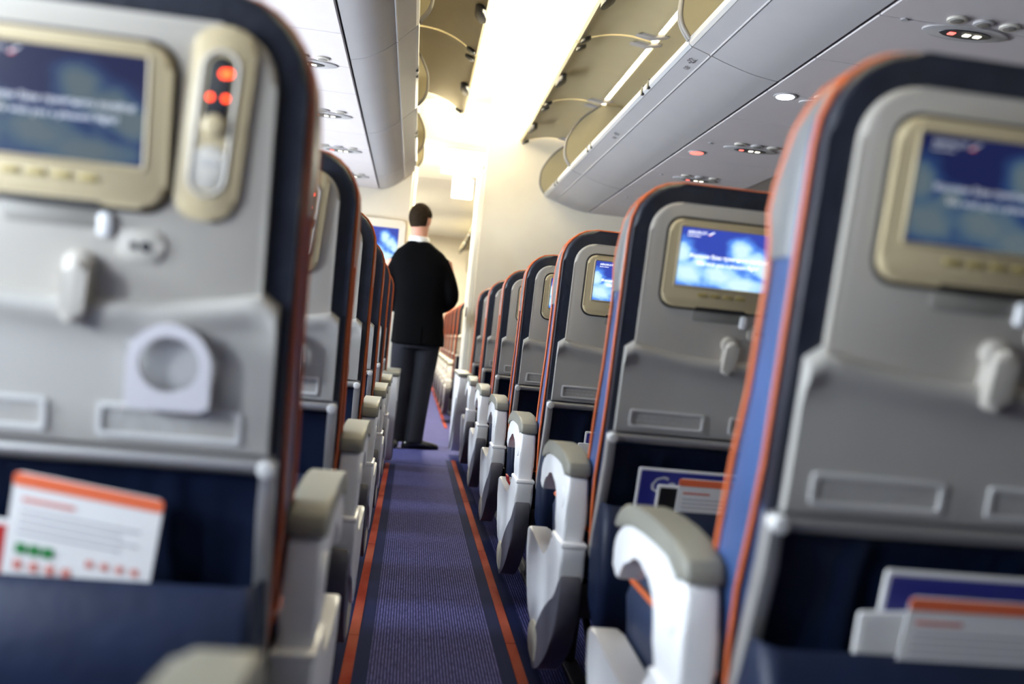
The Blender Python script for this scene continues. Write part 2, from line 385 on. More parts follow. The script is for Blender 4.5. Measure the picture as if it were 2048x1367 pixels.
    # audio socket
    bm = bmesh.new(); prism(bm, rrect(.036, .088, .215, .250, .012, 5), bp, .016, .0235, .003); fin('audio_socket', bm, M_SHELL)
    for i, (a, r) in enumerate(((.055, .0045), (.068, .0058))):
        bm = bmesh.new(); disc(bm, (a, .232), r, (.0225, .0242), bp, 12); fin('jack_hole%d' % i, bm, M_BLACK)
    # fold-out cup holder: arch with a round opening
    bm = bmesh.new(); n = 32; cx, cs = .105, .105
    outer, inner = [], []
    for i in range(n):
        a = 2*math.pi*i/n; c, s_ = math.cos(a), math.sin(a)
        inner.append((cx+.033*c, cs+.032*s_))
        if s_ >= 0: outer.append((cx+.046*c, cs+.046*s_))
        else:
            k = min(.046/max(abs(c), 1e-6), .052/max(-s_, 1e-6)); outer.append((cx+k*c, cs+k*s_))
    for t0, t1 in ((.034, .044),):
        A = [bm.verts.new(bp(a, b, t0)) for a, b in outer]; B = [bm.verts.new(bp(a, b, t1)) for a, b in outer]
        C = [bm.verts.new(bp(a, b, t1)) for a, b in inner]; D = [bm.verts.new(bp(a, b, t0)) for a, b in inner]
        for U, V in ((A, B), (B, C), (C, D), (D, A)):
            for k in range(n): bm.faces.new((U[k], U[(k+1) % n], V[(k+1) % n], V[k]))
    fin('cup_holder', bm, mat('cup_plastic', (.56, .54, .57), .35))
    bm = bmesh.new(); prism(bm, rrect(cx-.05, cx+.05, .052, .156, .02, 5), bp, .022, .0252, .001); fin('cup_recess', bm, M_PLAC)
    # lower back panel with vertical folds, and pocket
    bm = bmesh.new(); NXx = 28; g = []
    for z in (.66, .62, .56, .5, .42, .34):
        r_ = []
        for i in range(NXx+1):
            x = -.205+.41*i/NXx; y = yrear(z)-.010-.004*abs(math.sin(i*1.1))-(.008 if i in (7, 21) else 0)
            r_.append(bm.verts.new((x, y, z)))
        g.append(r_)
    for a, b in zip(g, g[1:]):
        for i in range(NXx): bm.faces.new((a[i], a[i+1], b[i+1], b[i]))
    fin('lower_back_panel', bm, M_NAVY, 80)
    bm = bmesh.new(); rings = []
    for z, yo, w in ((.530, -.010, .214), (.533, -.012, .218), (.523, -.026, .222), (.46, -.045, .226), (.40, -.055, .226), (.32, -.045, .222), (.27, -.010, .21), (.25, .03, .20)):
        yb = max(yrear(max(z, .36))-.004, yo+.012)
        rings.append([Vector((x, y - (.010*(1-(x/w)**2) if y < yb-.004 else 0), z-.008*(1-(x/w)**2)*(z > .52))) for x, y in rrect(-w, w, yo, yb, min(.02, (yb-yo)*.45), 4)])
    # add middle columns by using rounded loops only (bulge handled above)
    loft(bm, rings, False); bm.verts.ensure_lookup_table(); nv = len(rings[0]); bm.faces.new(list(bm.verts)[-nv:]); fin('literature_pocket', bm, M_NAVY, 60)
    # seat cushion and its piping
    bm = bmesh.new()
    rings = []
    for z, gx, y0, y1 in ((.33, -.02, .10, .54), (.345, 0, .085, .56), (.42, .004, .08, .575), (.452, -.004, .085, .57), (.466, -.03, .11, .54)):
        rings.append([Vector((x, y, z)) for x, y in rrect(-.225-gx, .225+gx, y0, y1, .045, 5)])
    loft(bm, rings); fin('seat_cushion', bm, M_CUSH, 60)
    bm = bmesh.new(); tube(bm, [(x, y, .452) for x, y in rrect(-.224, .224, .083, .573, .045, 5)], .0055, 6, closed=True); fin('cushion_piping', bm, M_PIPE, 80)
    bm = bmesh.new(); box(bm, -.23, .23, .10, .54, .27, .335, .012); box(bm, -.24, .24, .14, .18, .24, .28, .008); box(bm, -.24, .24, .44, .48, .24, .28, .008); fin('seat_pan', bm, M_DKMET)
    for sx in (-1, 1):
        bm = bmesh.new()
        tube(bm, [(sx*.15, .16, .26), (sx*.15, .10, .012)], .016, 8); tube(bm, [(sx*.15, .46, .26), (sx*.15, .50, .012)], .016, 8)
        tube(bm, [(sx*.15, .46, .24), (sx*.15, .12, .04)], .010, 8); box(bm, sx*.15-.022, sx*.15+.022, .06, .55, 0, .016, .004)
        fin('leg%d' % sx, bm, M_DKMET, 60)
    # armrest (profile in y, z; extruded across)
    fx = lambda a, b, t: Vector((t, a, b))
    fa = lambda a, b, t: Vector((t, .085+(a+.06)*.72, b if b > .5 else .5-(.5-b)*1.75))
    fs = lambda a, b, t: Vector((t, .07+(a+.06)*.80, b if b < .40 else .40+(b-.40)*.40))
    frame = smooth2([(-.058, .455), (-.062, .51), (-.055, .562), (.0, .580), (.12, .588), (.26, .588), (.37, .578), (.43, .560), (.462, .535), (.462, .508), (.440, .492), (.405, .490), (.375, .505), (.33, .530), (.24, .543), (.16, .536), (.115, .510), (.093, .475), (.088, .455), (.02, .452)], 2)
    bm = bmesh.new(); prism(bm, frame, fa, -.023, .023, .007, 3); fin('armrest', bm, M_WHITE)
    pad = smooth2([(-.060, .572), (-.058, .592), (-.03, .606), (.10, .619), (.26, .620), (.38, .608), (.44, .585), (.458, .560), (.42, .566), (.30, .585), (.12, .588), (.0, .580), (-.03, .568)], 2)
    bm = bmesh.new(); prism(bm, pad, fa, -.027, .027, .008, 3); fin('armrest_pad', bm, M_PAD)
    bm = bmesh.new(); disc(bm, (.135, .515), .024, (-.0265, .0265), fx, 20, .004); fin('pivot_cap', bm, M_WHITE)
    shroud = smooth2([(-.060, .455), (.02, .458), (.092, .455), (.105, .405), (.145, .365), (.21, .348), (.36, .350), (.50, .358), (.560, .352), (.566, .325), (.52, .25), (.44, .185), (.36, .150), (.29, .145), (.21, .175), (.10, .245), (.0, .285), (-.045, .32), (-.056, .38)], 2)
    bm = bmesh.new(); prism(bm, shroud, fs, -.027, .027, .007, 3); fin('side_shroud', bm, M_WHITE)
    bm = bmesh.new(); box(bm, -.030, .030, .066, .195, .414, .427, .005); fin('shroud_ledge', bm, M_WHITE)
    strut = smooth2([(-.055, .36), (-.02, .31), (.06, .275), (.15, .225), (.23, .16), (.265, .11), (.25, .075), (.20, .075), (.12, .105), (.02, .17), (-.05, .25), (-.07, .32)], 2)
    bm = bmesh.new(); prism(bm, strut, lambda a, b, t: Vector((t, a*.85+.10, b)), -.030, .020, .006, 2); fin('lower_strut', bm, M_STRUT)
    bm = bmesh.new(); prism(bm, smooth2([(.25, .165), (.33, .175), (.385, .150), (.395, .115), (.36, .085), (.29, .078), (.245, .10)], 2), fx, -.030, .022, .007, 3); fin('foot_cap', bm, M_FOOT)
    # bulkhead-row console (wide armrest that stores the tray)
    bm = bmesh.new(); prism(bm, smooth2([(-.05, .585), (.2, .590), (.50, .588), (.535, .56), (.52, .40), (.46, .22), (.40, .07), (.22, .05), (.10, .12), (.0, .30), (-.05, .45)], 2), fx, -.045, .045, .010, 3); fin('console', bm, M_WHITE)
    bm = bmesh.new(); prism(bm, rrect(-.062, .545, .585, .612, .010, 3), fx, -.050, .050, .006, 2); fin('console_cap', bm, M_PAD)
    bm = bmesh.new(); prism(bm, smooth2([(.0, .32), (.10, .14), (.22, .06), (.36, .06), (.24, .16), (.10, .34), (.02, .44)], 2), fx, -.049, .049, .004); fin('console_panel', bm, M_STRUT)
    return S
S = prep_shared()
def part(name, key, parent, dx=0):
    o = bpy.data.objects.new(name, S[key]); COL.objects.link(o); o.parent = parent; o.location.x = dx
    return o
def screen_text(mon, dim):
    m = M_SCRTXT if not dim else mat('screen_lettering_dimmed', (.5, .5, .55), .5, emit=(.8, .85, .9), es=.3)  # lettering carries the same off-axis dimness as its screen
    def at(x, s): return Matrix.Translation(bp(x, s, .0322)) @ BACKM.to_3x3().to_4x4()
    a = text_obj('screen_lettering', 'Желаем Вам приятного полёта!', .0108, m, at(-.030, .3755), mon)
    b = text_obj('screen_lettering', 'We wish you a pleasant flight!', .0108, m, at(-.030, .3615), mon)
    c = text_obj('screen_logo_lettering', 'AEROFLOT', .0080, m, at(-.122, .4225), mon, 'LEFT')
    d = text_obj('screen_logo_lettering', 'Russian Airlines', .0042, m, at(-.122, .4170), mon, 'LEFT')
    bm = bmesh.new()
    prism(bm, [(-.080, .4225), (-.068, .4290), (-.066, .4285), (-.076, .4222)], bp, .0319, .0323); w = finish(bm, 'screen_logo_wing', m, mon, 0)
    bm = bmesh.new(); prism(bm, [(-.079, .4215), (-.072, .4235), (-.072, .4225), (-.077, .4208)], bp, .0319, .0323); r = finish(bm, 'screen_logo_flag', M_SCRRED, mon, 0)
    for o in (a, b, c, d, w, r): S.setdefault('txt%d' % dim, []).append((o.name.split('.')[0], o.data))
def add_screen_text(mon, dim):
    k = 'txt%d' % dim
    if k in S:
        for n, d in S[k]:
            o = bpy.data.objects.new(n, d); COL.objects.link(o); o.parent = mon
    else: screen_text(mon, dim)
def seat(x, y, label, group, arm=0, cup=False, dim=False, console=False, detail=2, recline=0, inner=True):
    """arm: -1 / +1 = side of the aisle armrest, 0 none"""
    t = empty('airline_seat', (x, y, 0)); tag(t, label, 'airline seat', group)
    back = []
    b = part('backrest', 'backrest', t); back.append(b)
    part('piping', 'piping_rear', b); part('piping', 'piping_front', b)
    back.append(part('headrest', 'headrest', t)); back.append(part('rear_border', 'rear_border', t))
    back.append(part('back_shell', 'back_shell', t))
    tr = part('tray_table', 'tray_table', t); back.append(tr)
    for i in (0, 1): part('placard', 'placard%d' % i, tr); part('placard_print', 'placard_print%d' % i, tr)
    if cup: part('cup_recess', 'cup_recess', tr); part('cup_holder', 'cup_holder', tr)
    back.append(part('tray_latch', 'latch', t)); back.append(part('hinge_bar', 'hinge_bar', t))
    for sx in (-1, 1):
        back.append(part('tray_arm', 'tray_arm%d' % sx, t)); back.append(part('hinge_bolt', 'bolt%d' % sx, t))
    if detail > 0:
        back.append(part('monitor_gasket', 'gasket', t))
        mo = part('monitor', 'monitor', t); back.append(mo)
        tag(part('screen', 'screen_dim' if dim else 'screen', mo), 'blue sky and clouds picture on the screen'); part('screen_rim', 'screen_rim', mo); part('finger_slot', 'finger_slot', mo)
        for i in range(4): part('button', 'button%d' % i, mo)
        if detail > 1: add_screen_text(mo, dim)
        back.append(part('pull_recess', 'pull_recess', t)); back.append(part('release_tab', 'release_tab', t))
        cu = part('control_unit', 'control_unit', t); back.append(cu)
        for k in ('control_rim', 'control_window', 'control_keypad', 'keypad_print', 'control_knob'): part(k, k, cu)
        for i in range(4): tag(part('indicator_light', 'led%d' % i, cu), 'glowing red indicator')
        so = part('audio_socket', 'audio_socket', t); back.append(so)
        for i in (0, 1): part('jack_hole', 'jack_hole%d' % i, so)
    back.append(part('lower_back_panel', 'lower_back_panel', t)); back.append(part('literature_pocket', 'literature_pocket', t))
    if recline:
        piv = Matrix.Translation((0, .12, .42)); rot = piv @ Matrix.Rotation(recline, 4, 'X') @ piv.inverted()
        for o in back: o.matrix_basis = rot @ o.matrix_basis
    c = part('seat_cushion', 'seat_cushion', t); part('piping', 'cushion_piping', c)
    part('seat_pan', 'seat_pan', t)
    for sx in (-1, 1): part('leg', 'leg%d' % sx, t)
    sides = ([(arm, True)] if arm else [])+([(-arm if arm else 1, False)] if inner else [])
    for sd, aisle in sides:
        dx = sd*.258
        if aisle and console:
            k = part('console', 'console', t, dx+sd*.01); part('console_cap', 'console_cap', k); part('console_panel', 'console_panel', k); continue
        a = part('armrest', 'armrest', t, dx); part('armrest_pad', 'armrest_pad', a); part('pivot_cap', 'pivot_cap', a)
        if aisle:
            s_ = part('side_shroud', 'side_shroud', t, dx); part('shroud_ledge', 'shroud_ledge', s_); part('lower_strut', 'lower_strut', s_); part('foot_cap', 'foot_cap', s_)
    return t

# ------------------------------------------------------------------ structure: floor, walls, ceiling
Y0, Y1 = -7.0, 16.5; XR = 4.05
def st(name, bm, m, parent=None, smooth=35):
    o = finish(bm, name, m, parent, smooth)
    if not parent: o['kind'] = 'structure'
    return o
bm = bmesh.new(); box(bm, WALL_X-.1, XR, Y0, Y1, -.06, 0); FLOOR = st('floor', bm, M_CARPET, None, 0)
def floor_piece(name, x0, x1, y0, y1, h, m):
    bm = bmesh.new(); box(bm, x0, x1, y0, y1, -.001, h); return st(name, bm, m, FLOOR, 0)
for sx, sy1 in ((-.0814, 5.52), (.357, 5.86)):
    floor_piece('carpet_edge', sx-.052, sx+.052, Y0+.1, sy1, .0015, M_CARPETEDGE)
    yy = Y0+.2
    while yy < sy1-.02:                       # path marking strip, laid in lengths
        e = min(yy+1.02, sy1); floor_piece('path_strip', sx-.014, sx+.014, yy, e-.004, .0045, M_STRIP); yy = e
yy = 7.9
while yy < 14.5:
    floor_piece('path_strip', .372, .402, yy, yy+1.0, .0045, M_STRIP); yy += 1.02
floor_piece('carpet_seam', -.12, .40, 5.585, 5.597, .0012, M_CARPETEDGE)
floor_piece('carpet_seam', -.12, .45, 6.52, 6.53, .0012, M_CARPETEDGE)
for k, rx in enumerate((.50, .80, -.22, -.52)):
    bm = bmesh.new(); box(bm, rx-.018, rx-.008, Y0+.1, 6.3, -.001, .006); box(bm, rx+.008, rx+.018, Y0+.1, 6.3, -.001, .006); box(bm, rx-.02, rx+.02, Y0+.1, 6.3, -.001, .002)
    st('seat_rail', bm, M_METAL, FLOOR, 0)
# left wall with window openings
bm = bmesh.new()
box(bm, WALL_X-.06, WALL_X, Y0, Y1, 0, .92); box(bm, WALL_X-.06, WALL_X, Y0, Y1, 1.28, 2.02)
edges = [Y0]+[v for wy in WIN_Y for v in (wy-.12, wy+.12)]+[Y1]
for a, b in zip(edges[::2], edges[1::2]): box(bm, WALL_X-.06, WALL_X, a, b, .92, 1.28)
WL = st('wall_left', bm, M_WALL, None, 0)
for i, wy in enumerate(WIN_Y):
    bm = bmesh.new()
    o_, q_ = rrect(wy-.15, wy+.15, .89, 1.31, .06, 6), rrect(wy-.112, wy+.112, .928, 1.272, .06, 6)
    A = [bm.verts.new((WALL_X-.002, a, b)) for a, b in o_]; B = [bm.verts.new((WALL_X+.012, a, b)) for a, b in o_]
    C = [bm.verts.new((WALL_X+.006, a, b)) for a, b in q_]; D = [bm.verts.new((WALL_X-.06, a, b)) for a, b in q_]
    n = len(o_)
    for U, V in ((A, B), (B, C), (C, D)):
        for k in range(n): bm.faces.new((U[k], U[(k+1) % n], V[(k+1) % n], V[k]))
    wo = st('window_%d' % (i+1), bm, M_CEIL)
    if wy not in OPEN_WIN:
        bm = bmesh.new(); box(bm, WALL_X-.045, WALL_X-.035, wy-.119, wy+.119, .921, 1.279); st('window_shade', bm, M_WALL, wo, 0)  # unseen shade, added to block daylight from the rear windows
bm = bmesh.new(); box(bm, XR, XR+.06, Y0, Y1, 0, 2.7); st('wall_right', bm, M_WALL, None, 0)
bm = bmesh.new(); box(bm, WALL_X-.06, XR+.06, Y1, Y1+.06, 0, 2.8); st('wall_front', bm, M_WALL, None, 0)
bm = bmesh.new(); box(bm, WALL_X-.06, XR+.06, Y0-.06, Y0, 0, 2.8); st('wall_back', bm, M_WALL, None, 0)
# aisle ceiling: shallow arch made of separate panels
bm = bmesh.new(); box(bm, WALL_X-.06, XR+.06, Y0, Y1, 2.82, 2.86); CEIL = st('ceiling', bm, M_CEIL, None, 0)
def arch(x): u = (x-.47)/.95; return 2.775-.06*u*u-.05*u**4
xs = [-.48+1.90*i/16 for i in range(17)]
yy = Y0
while yy < Y1-.1:
    e = min(yy+1.22, Y1); bm = bmesh.new()
    rows = [[bm.verts.new((x, y, arch(x)+dz)) for x in xs] for y, dz in ((yy+.004, .012), (yy+.004, 0), (e-.004, 0), (e-.004, .012))]
    for a, b in zip(rows, rows[1:]):
        for i in range(16): bm.faces.new((a[i], a[i+1], b[i+1], b[i]))
    st('ceiling_panel', bm, M_CEIL, CEIL, 40); yy = e
# cove upstands that close the space behind the bins
bm = bmesh.new(); box(bm, -.50, -.47, Y0, Y1, 2.0, 2.82); box(bm, 1.60, 1.63, Y0, Y1, 2.0, 2.82); st('trim_1', bm, M_CEIL, None, 0)
# service-unit ceiling strips over the seats, in separate panels
PZ = 1.94
def service_strip(name, x0, x1, ys, rise=.0):
    root = None
    for a, b in zip(ys, ys[1:]):
        bm = bmesh.new(); box(bm, x0, x1, a+.0025, b-.0025, PZ, PZ+.02, .002, 1)
        if root is None: root = st(name, bm, M_PSU, None, 30)
        else: st('service_ceiling_panel', bm, M_PSU, root, 30)
    return root
ys = [Y0+.41*i for i in range(33)]+[6.70]
SL = service_strip('ceiling_service_strip', -1.02, -.372, ys)
SR = service_strip('ceiling_service_strip', 1.30, 1.955, ys)
bm = bmesh.new(); box(bm, -.47, -.30, Y0, 6.7, PZ+.03, PZ+.05); box(bm, -1.36, -.98, Y0, 6.7, 1.965, 1.985); box(bm, 1.20, 2.05, Y0, 6.7, PZ+.03, PZ+.05); box(bm, 1.20, 1.7, 8.5, Y1, PZ+.005, PZ+.05); st('trim_2', bm, M_DKMET, None, 0)
bm = bmesh.new(); prism(bm, [(1.965, 1.945), (2.3, 2.0), (2.36, 2.05), (2.36, 2.8), (2.34, 2.8), (2.34, 2.07), (2.29, 2.03), (1.965, 1.965)], lambda a, b, t: Vector((a, t, b)), Y0, 6.7); st('trim_3', bm, M_BIN, None, 30)

# partitions at the end of the cabin section
YP = 6.70
bm = bmesh.new(); box(bm, .445, 2.9, YP, YP+.08, 0, 2.78, .01); PR_ = st('wall_partition_right', bm, M_WALL)
bm = bmesh.new(); box(bm, .405, .447, YP+.03, YP+.12, 0, 2.20, .008); box(bm, .395, .42, YP+.10, YP+.22, 0, 2.16, .008); st('trim_4', bm, M_CEIL)
bm = bmesh.new(); box(bm, .392, .412, YP+.04, YP+.06, 1.02, 1.10, .003); st('partition_latch', bm, M_METAL, PR_)
bm = bmesh.new(); box(bm, WALL_X, -.115, YP, YP+1.2, 0, 2.78, .012); st('wall_partition_left', bm, M_WALL)
bm = bmesh.new(); box(bm, -.118, -.095, YP+.20, YP+.24, 0, 2.6, .004); box(bm, -.118, -.100, YP+1.0, YP+1.05, 0, 2.6, .004); box(bm, -.118, -.098, YP, YP+1.2, 2.22, 2.26, .004); st('trim_5', bm, M_CEIL)

bm = bmesh.new(); box(bm, -.115, 1.6, YP+.25, YP+1.95, 2.43, 2.46, .006); box(bm, -.115, 1.6, YP+.25, YP+.28, 2.45, 2.80, .004); st('ceiling_cross_aisle', bm, M_CEIL)
t = empty('ceiling_light_panel', (.30, YP+1.0, 2.43)); tag(t, 'bright square light panel in the ceiling beyond the partition', 'light')
bm = bmesh.new(); box(bm, -.20, .20, -.55, .55, -.012, .001, .003); finish(bm, 'frame', M_CEIL, t)
bm = bmesh.new(); box(bm, -.18, .18, -.53, .53, -.016, -.010, .002); finish(bm, 'diffuser', mat('light_diffuser', (.9, .9, .85), .5, emit=(1, .95, .78), es=5), t)
# ------------------------------------------------------------------ overhead bins
def xz(sgn, off):                      # profile drawn for the right bin; mirrored copies for the left
    return lambda a, b, t: Vector((off+sgn*(a), t, b))
ORD = ['first', 'second', 'third', 'fourth', 'fifth', 'sixth', 'seventh', 'eighth']
def arc_pts(P, sub=5): return [(v.x, v.y) for v in smooth_path([(a, b, 0) for a, b in P], sub)]
def thick(P, t):                       # open profile -> closed thin outline
    out = []
    for i, (a, b) in enumerate(P):
        p, q = P[max(i-1, 0)], P[min(i+1, len(P)-1)]; dx, dz = q[0]-p[0], q[1]-p[1]; l = math.hypot(dx, dz)
        out.append((a-dz/l*t, b+dx/l*t))
    return P+out[::-1]
# profiles as offsets from the lip (positive = away from the aisle)
BOT_R = [(.088, -.028), (.16, -.052), (.26, -.078), (.358, -.092)]
BAND_R = [(.012, -.004), (.05, -.016), (.088, -.028)]
BOT_L = [(.080, -.075), (.14, -.125), (.20, -.158), (.262, -.175)]
BAND_L = [(.010, -.006), (.045, -.04), (.080, -.075)]
RING = [(.0, .02), (-.035, .07), (-.045, .13), (-.03, .22), (.05, .345), (.17, .445)]
DOOR = [(-.225, .395), (-.15, .435), (-.04, .462), (.06, .466), (.165, .452)]
DOOR_L = [(-.30, .335), (-.22, .402), (-.10, .452), (.04, .467), (.165, .452)]
def overhead_bin(y0, y1, sgn, lipx, lipz, ndoor, label, group, text=None, doors=True):
    f = lambda a, b, t: Vector((lipx+sgn*a, t, lipz+b))
    t = empty('overhead_bin', (0, 0, 0)); tag(t, label, 'overhead bin', group)
    a0, a1 = y0+.004, y1-.004
    bot, band = (BOT_R, BAND_R) if sgn > 0 else (BOT_L, BAND_L)
    bm = bmesh.new(); prism(bm, thick(arc_pts(bot, 4), .012), f, a0, a1); finish(bm, 'bottom_panel', M_BIN, t, 30)
    bm = bmesh.new(); prism(bm, thick(band, .012), f, a0, a1); b = finish(bm, 'front_band', M_BIN, t, 30)
    bm = bmesh.new(); tube(bm, [f(bot[0][0], bot[0][1], a0), f(bot[0][0], bot[0][1], a1)], .0045, 8); finish(bm, 'crease_bead', M_BIN, t, 80)
    bm = bmesh.new(); prism(bm, [(.0, .004), (.012, -.006), (.022, -.004), (.022, .03), (.008, .034), (-.002, .026)], f, a0, a1, .002); finish(bm, 'lip_rail', M_RAIL, t)
    bm = bmesh.new(); prism(bm, [(.018, .0), (.62, -.05), (.62, -.035), (.018, .014)], f, a0, a1); finish(bm, 'bin_floor', M_BININ, t)
    back = arc_pts([(.205, .462), (.36, .455), (.50, .38), (.58, .24), (.61, -.03)], 4)
    bm = bmesh.new(); prism(bm, thick(back, .012), f, a0, a1); finish(bm, 'bin_liner', M_BININ, t, 40)
    # side dividers with a dark seal on the front edge
    rg = arc_pts(RING, 5)
    for ye in ((a0, a0+.012), (a1-.012, a1)):
        bm = bmesh.new(); prism(bm, [(.02, .0)]+rg+[(.36, .445), (.50, .37), (.58, .23), (.60, -.03)], f, ye[0], ye[1]); finish(bm, 'side_panel', M_BININ, t, 30)
        bm = bmesh.new(); tube(bm, [f(a, b_, (ye[0]+ye[1])/2) for a, b_ in rg], .0085, 8); finish(bm, 'edge_seal', M_SEAL, t, 80)
    L = (y1-y0)/max(ndoor, 1)
    ea, ez = (0, 0) if sgn > 0 else (-.072, -.048)          # the window-side doors reach farther out
    for k in range(ndoor):
        d0, d1 = y0+k*L+.012, y0+(k+1)*L-.012
        ym = (d0+d1)/2
        for q in (-.05, .05):                   # striker clips on the lip
            bm = bmesh.new(); box(bm, lipx-.004 if sgn > 0 else lipx-.014, lipx+.014 if sgn > 0 else lipx+.004, ym+q-.014, ym+q+.014, lipz-.004, lipz+.036, .003); finish(bm, 'striker', M_BLACK, t)
        if not doors: continue
        bm = bmesh.new(); prism(bm, thick(arc_pts(DOOR if sgn > 0 else DOOR_L, 5), .022), f, d0, d1, .003); dr = finish(bm, 'bin_door', M_BININ, t, 30)
        for ye in (d0+.05, d1-.05):
            bm = bmesh.new(); prism(bm, [(.06, .452), (.15, .440), (.20, .452), (.235, .46), (.20, .470), (.10, .462)], f, ye-.022, ye+.022, .003); finish(bm, 'hinge_bracket', M_BIN, dr)
            bm = bmesh.new(); prism(bm, ellipse(-.195, ye*0, .026, .016, 14), lambda a, b_, tt: Vector((lipx+sgn*(a+ea), ye+b_*1.6, lipz+.396+ez+(a+.195)*.5+tt)), -.012, .006, .003); finish(bm, 'door_buffer', M_BLACK, dr)
        bm = bmesh.new(); prism(bm, ellipse(-.205, 0, .030, .075, 18), lambda a, b_, tt: Vector((lipx+sgn*(a+ea), ym+b_, lipz+.392+ez+(a+.205)*.5+tt)), -.030, .010, .006); finish(bm, 'door_latch', M_DKMET, dr)
        if text and k < len(text):
            nrm = Vector((-sgn*.30, 0, -.95)).normalized(); rt = Vector((0, -sgn, 0)); upv = nrm.cross(rt)
            mt = Matrix(((rt.x, upv.x, nrm.x, 0), (rt.y, upv.y, nrm.y, 0), (rt.z, upv.z, nrm.z, 0), (0, 0, 0, 1)))
            yy_ = d0+.10
            p = f(.060, -.0235, yy_)
            text_obj('row_number', text[k][1], .040, M_TEXTDK, Matrix.Translation(p) @ mt, b)
            text_obj('seat_letters', text[k][0], .026, M_TEXTDK, Matrix.Translation(f(.062, -.0245, yy_+.075)) @ mt, b)
    return t
LZ = 2.032
overhead_bin(-1.78, .67, 1, .925, LZ, 2, 'centre overhead bin with open doors, farthest of its row from the partition', 'centre overhead bins')
overhead_bin(.67, 3.12, 1, .925, LZ, 2, 'centre overhead bin with open doors, third back from the cream partition', 'centre overhead bins')
overhead_bin(3.12, 5.57, 1, .925, LZ, 2, 'centre overhead bin with two open doors and row number 22 on its edge', 'centre overhead bins', [('DE', '◂22'), ('DE', '◂21')])
overhead_bin(5.57, 6.695, 1, .925, LZ, 1, 'short centre overhead bin ending against the cream partition', 'centre overhead bins')
LY = [-1.65, -.35, .95, 2.25, 3.55, 4.85, 6.15]
for i, (a, b) in enumerate(zip(LY, LY[1:])):
    overhead_bin(a, b, -1, -.098, 2.115, 1, 'window-side overhead bin with open door, %s of its row from the partition' % ORD[len(LY)-2-i], 'window-side overhead bins')
overhead_bin(6.15, 6.695, -1, -.098, 2.115, 1, 'short window-side overhead bin without a raised door beside the partition', 'window-side overhead bins', None, False)
for k in range(3):
    overhead_bin(8.6+2.45*k, 11.05+2.45*k, 1, .925, LZ, 2, 'overhead bin in the cabin beyond the partition, %s along' % ORD[k], 'bins of the forward cabin')

# cove tubes
for x in (-.31, 1.26):
    for k in range(7):
        bm = bmesh.new(); tube(bm, [(x, .2+.94*k, 2.585), (x, 1.06+.94*k, 2.585)], .013, 8)
        tag(finish(bm, 'cove_lamp', M_TUBE, None, 80), 'warm tube lamp in the cove above the %s bins, %s from the partition' % ('window-side' if x < 0 else 'centre', ORD[6-k]), 'lamp', 'cove lamps above the bins')

# passenger service units
def service_unit(x, y, label, group, glow=True, flip=1):
    t = empty('passenger_service_unit', (x, y, PZ)); tag(t, label, 'service panel', group)
    f = lambda a, b, tt: Vector((a, b, -tt))
    bm = bmesh.new(); prism(bm, ellipse(0, 0, .14, .055, 28), f, -.001, .006, .003); finish(bm, 'lens_plate', M_BIN, t)
    bm = bmesh.new(); prism(bm, ellipse(.0, .0, .085, .030, 24), f, .003, .0085, .002); finish(bm, 'sign_window', M_DKMET, t)
    for k, (dx, m) in enumerate(((-.045, M_SIGNRED), (.005, M_SIGNWHITE), (.040, M_SIGNWHITE))):
        bm = bmesh.new(); prism(bm, rrect(dx-.011, dx+.011, -.010, .010, .004, 3), f, .007, .0105, .001); finish(bm, 'sign_light', m, t)
    for k in range(3):
        cx = -.085+.085*k
        bm = bmesh.new(); prism(bm, ellipse(cx, -.085, .030, .026, 18), f, -.001, .008, .003)
        n = finish(bm, 'reading_lamp' if k != 1 else 'air_nozzle', M_SHELL if k != 1 else M_BIN, t)
        bm = bmesh.new(); prism(bm, ellipse(cx, -.085, .020, .017, 16), f, .006, .0095, .001); finish(bm, 'lens', M_SEAL, n)
    bm = bmesh.new(); prism(bm, ellipse(-.22, -.03, .011, .009, 12), f, -.001, .004); finish(bm, 'screw_cap', M_BIN, t)
    return t
for k in range(6):
    y = 2.46+.845*k
    if y > 6.3: break
    service_unit(1.60, y, 'ceiling service panel with seat-belt signs, %s over the centre seats' % ORD[k], 'service panels over the centre seats')
for k in range(5):
    service_unit(-.56, 2.80+.86*k, 'ceiling service panel with reading lamps, %s over the window-side seats' % ORD[k], 'service panels over the window-side seats')
def ceiling_lamp(x, y, m, label):
    t = empty('reading_light', (x, y, PZ)); tag(t, label, 'light')
    f = lambda a, b, tt: Vector((a, b, -tt))
    bm = bmesh.new(); prism(bm, ellipse(0, 0, .046, .046, 24), f, -.001, .004, .002); finish(bm, 'bezel', M_BIN, t)
    bm = bmesh.new(); prism(bm, ellipse(0, 0, .036, .036, 24), f, .002, .006, .001); finish(bm, 'lens', m, t)
ceiling_lamp(1.385, 3.27, M_LAMP, 'lit round white reading light in the ceiling over the centre seats')
ceiling_lamp(1.385, 2.05, M_SEAL, 'unlit dark round ceiling light over the centre seats')
ceiling_lamp(1.385, 4.34, M_SIGNRED, 'red round call light in the ceiling over the centre seats')

# hanging sign beyond the partition
t = empty('hanging_sign', (.345, 8.35, 2.205)); tag(t, 'white square illuminated sign box hanging from the ceiling beyond the partition', 'sign')
bm = bmesh.new(); box(bm, -.10, .10, -.02, .02, 0, .195, .006); finish(bm, 'sign_box', mat('sign_face', (.9, .9, .85), .4, emit=(1, .97, .85), es=1.2), t)
bm = bmesh.new(); box(bm, -.06, .06, -.012, .012, .19, .226, .003); finish(bm, 'hanger', M_CEIL, t)

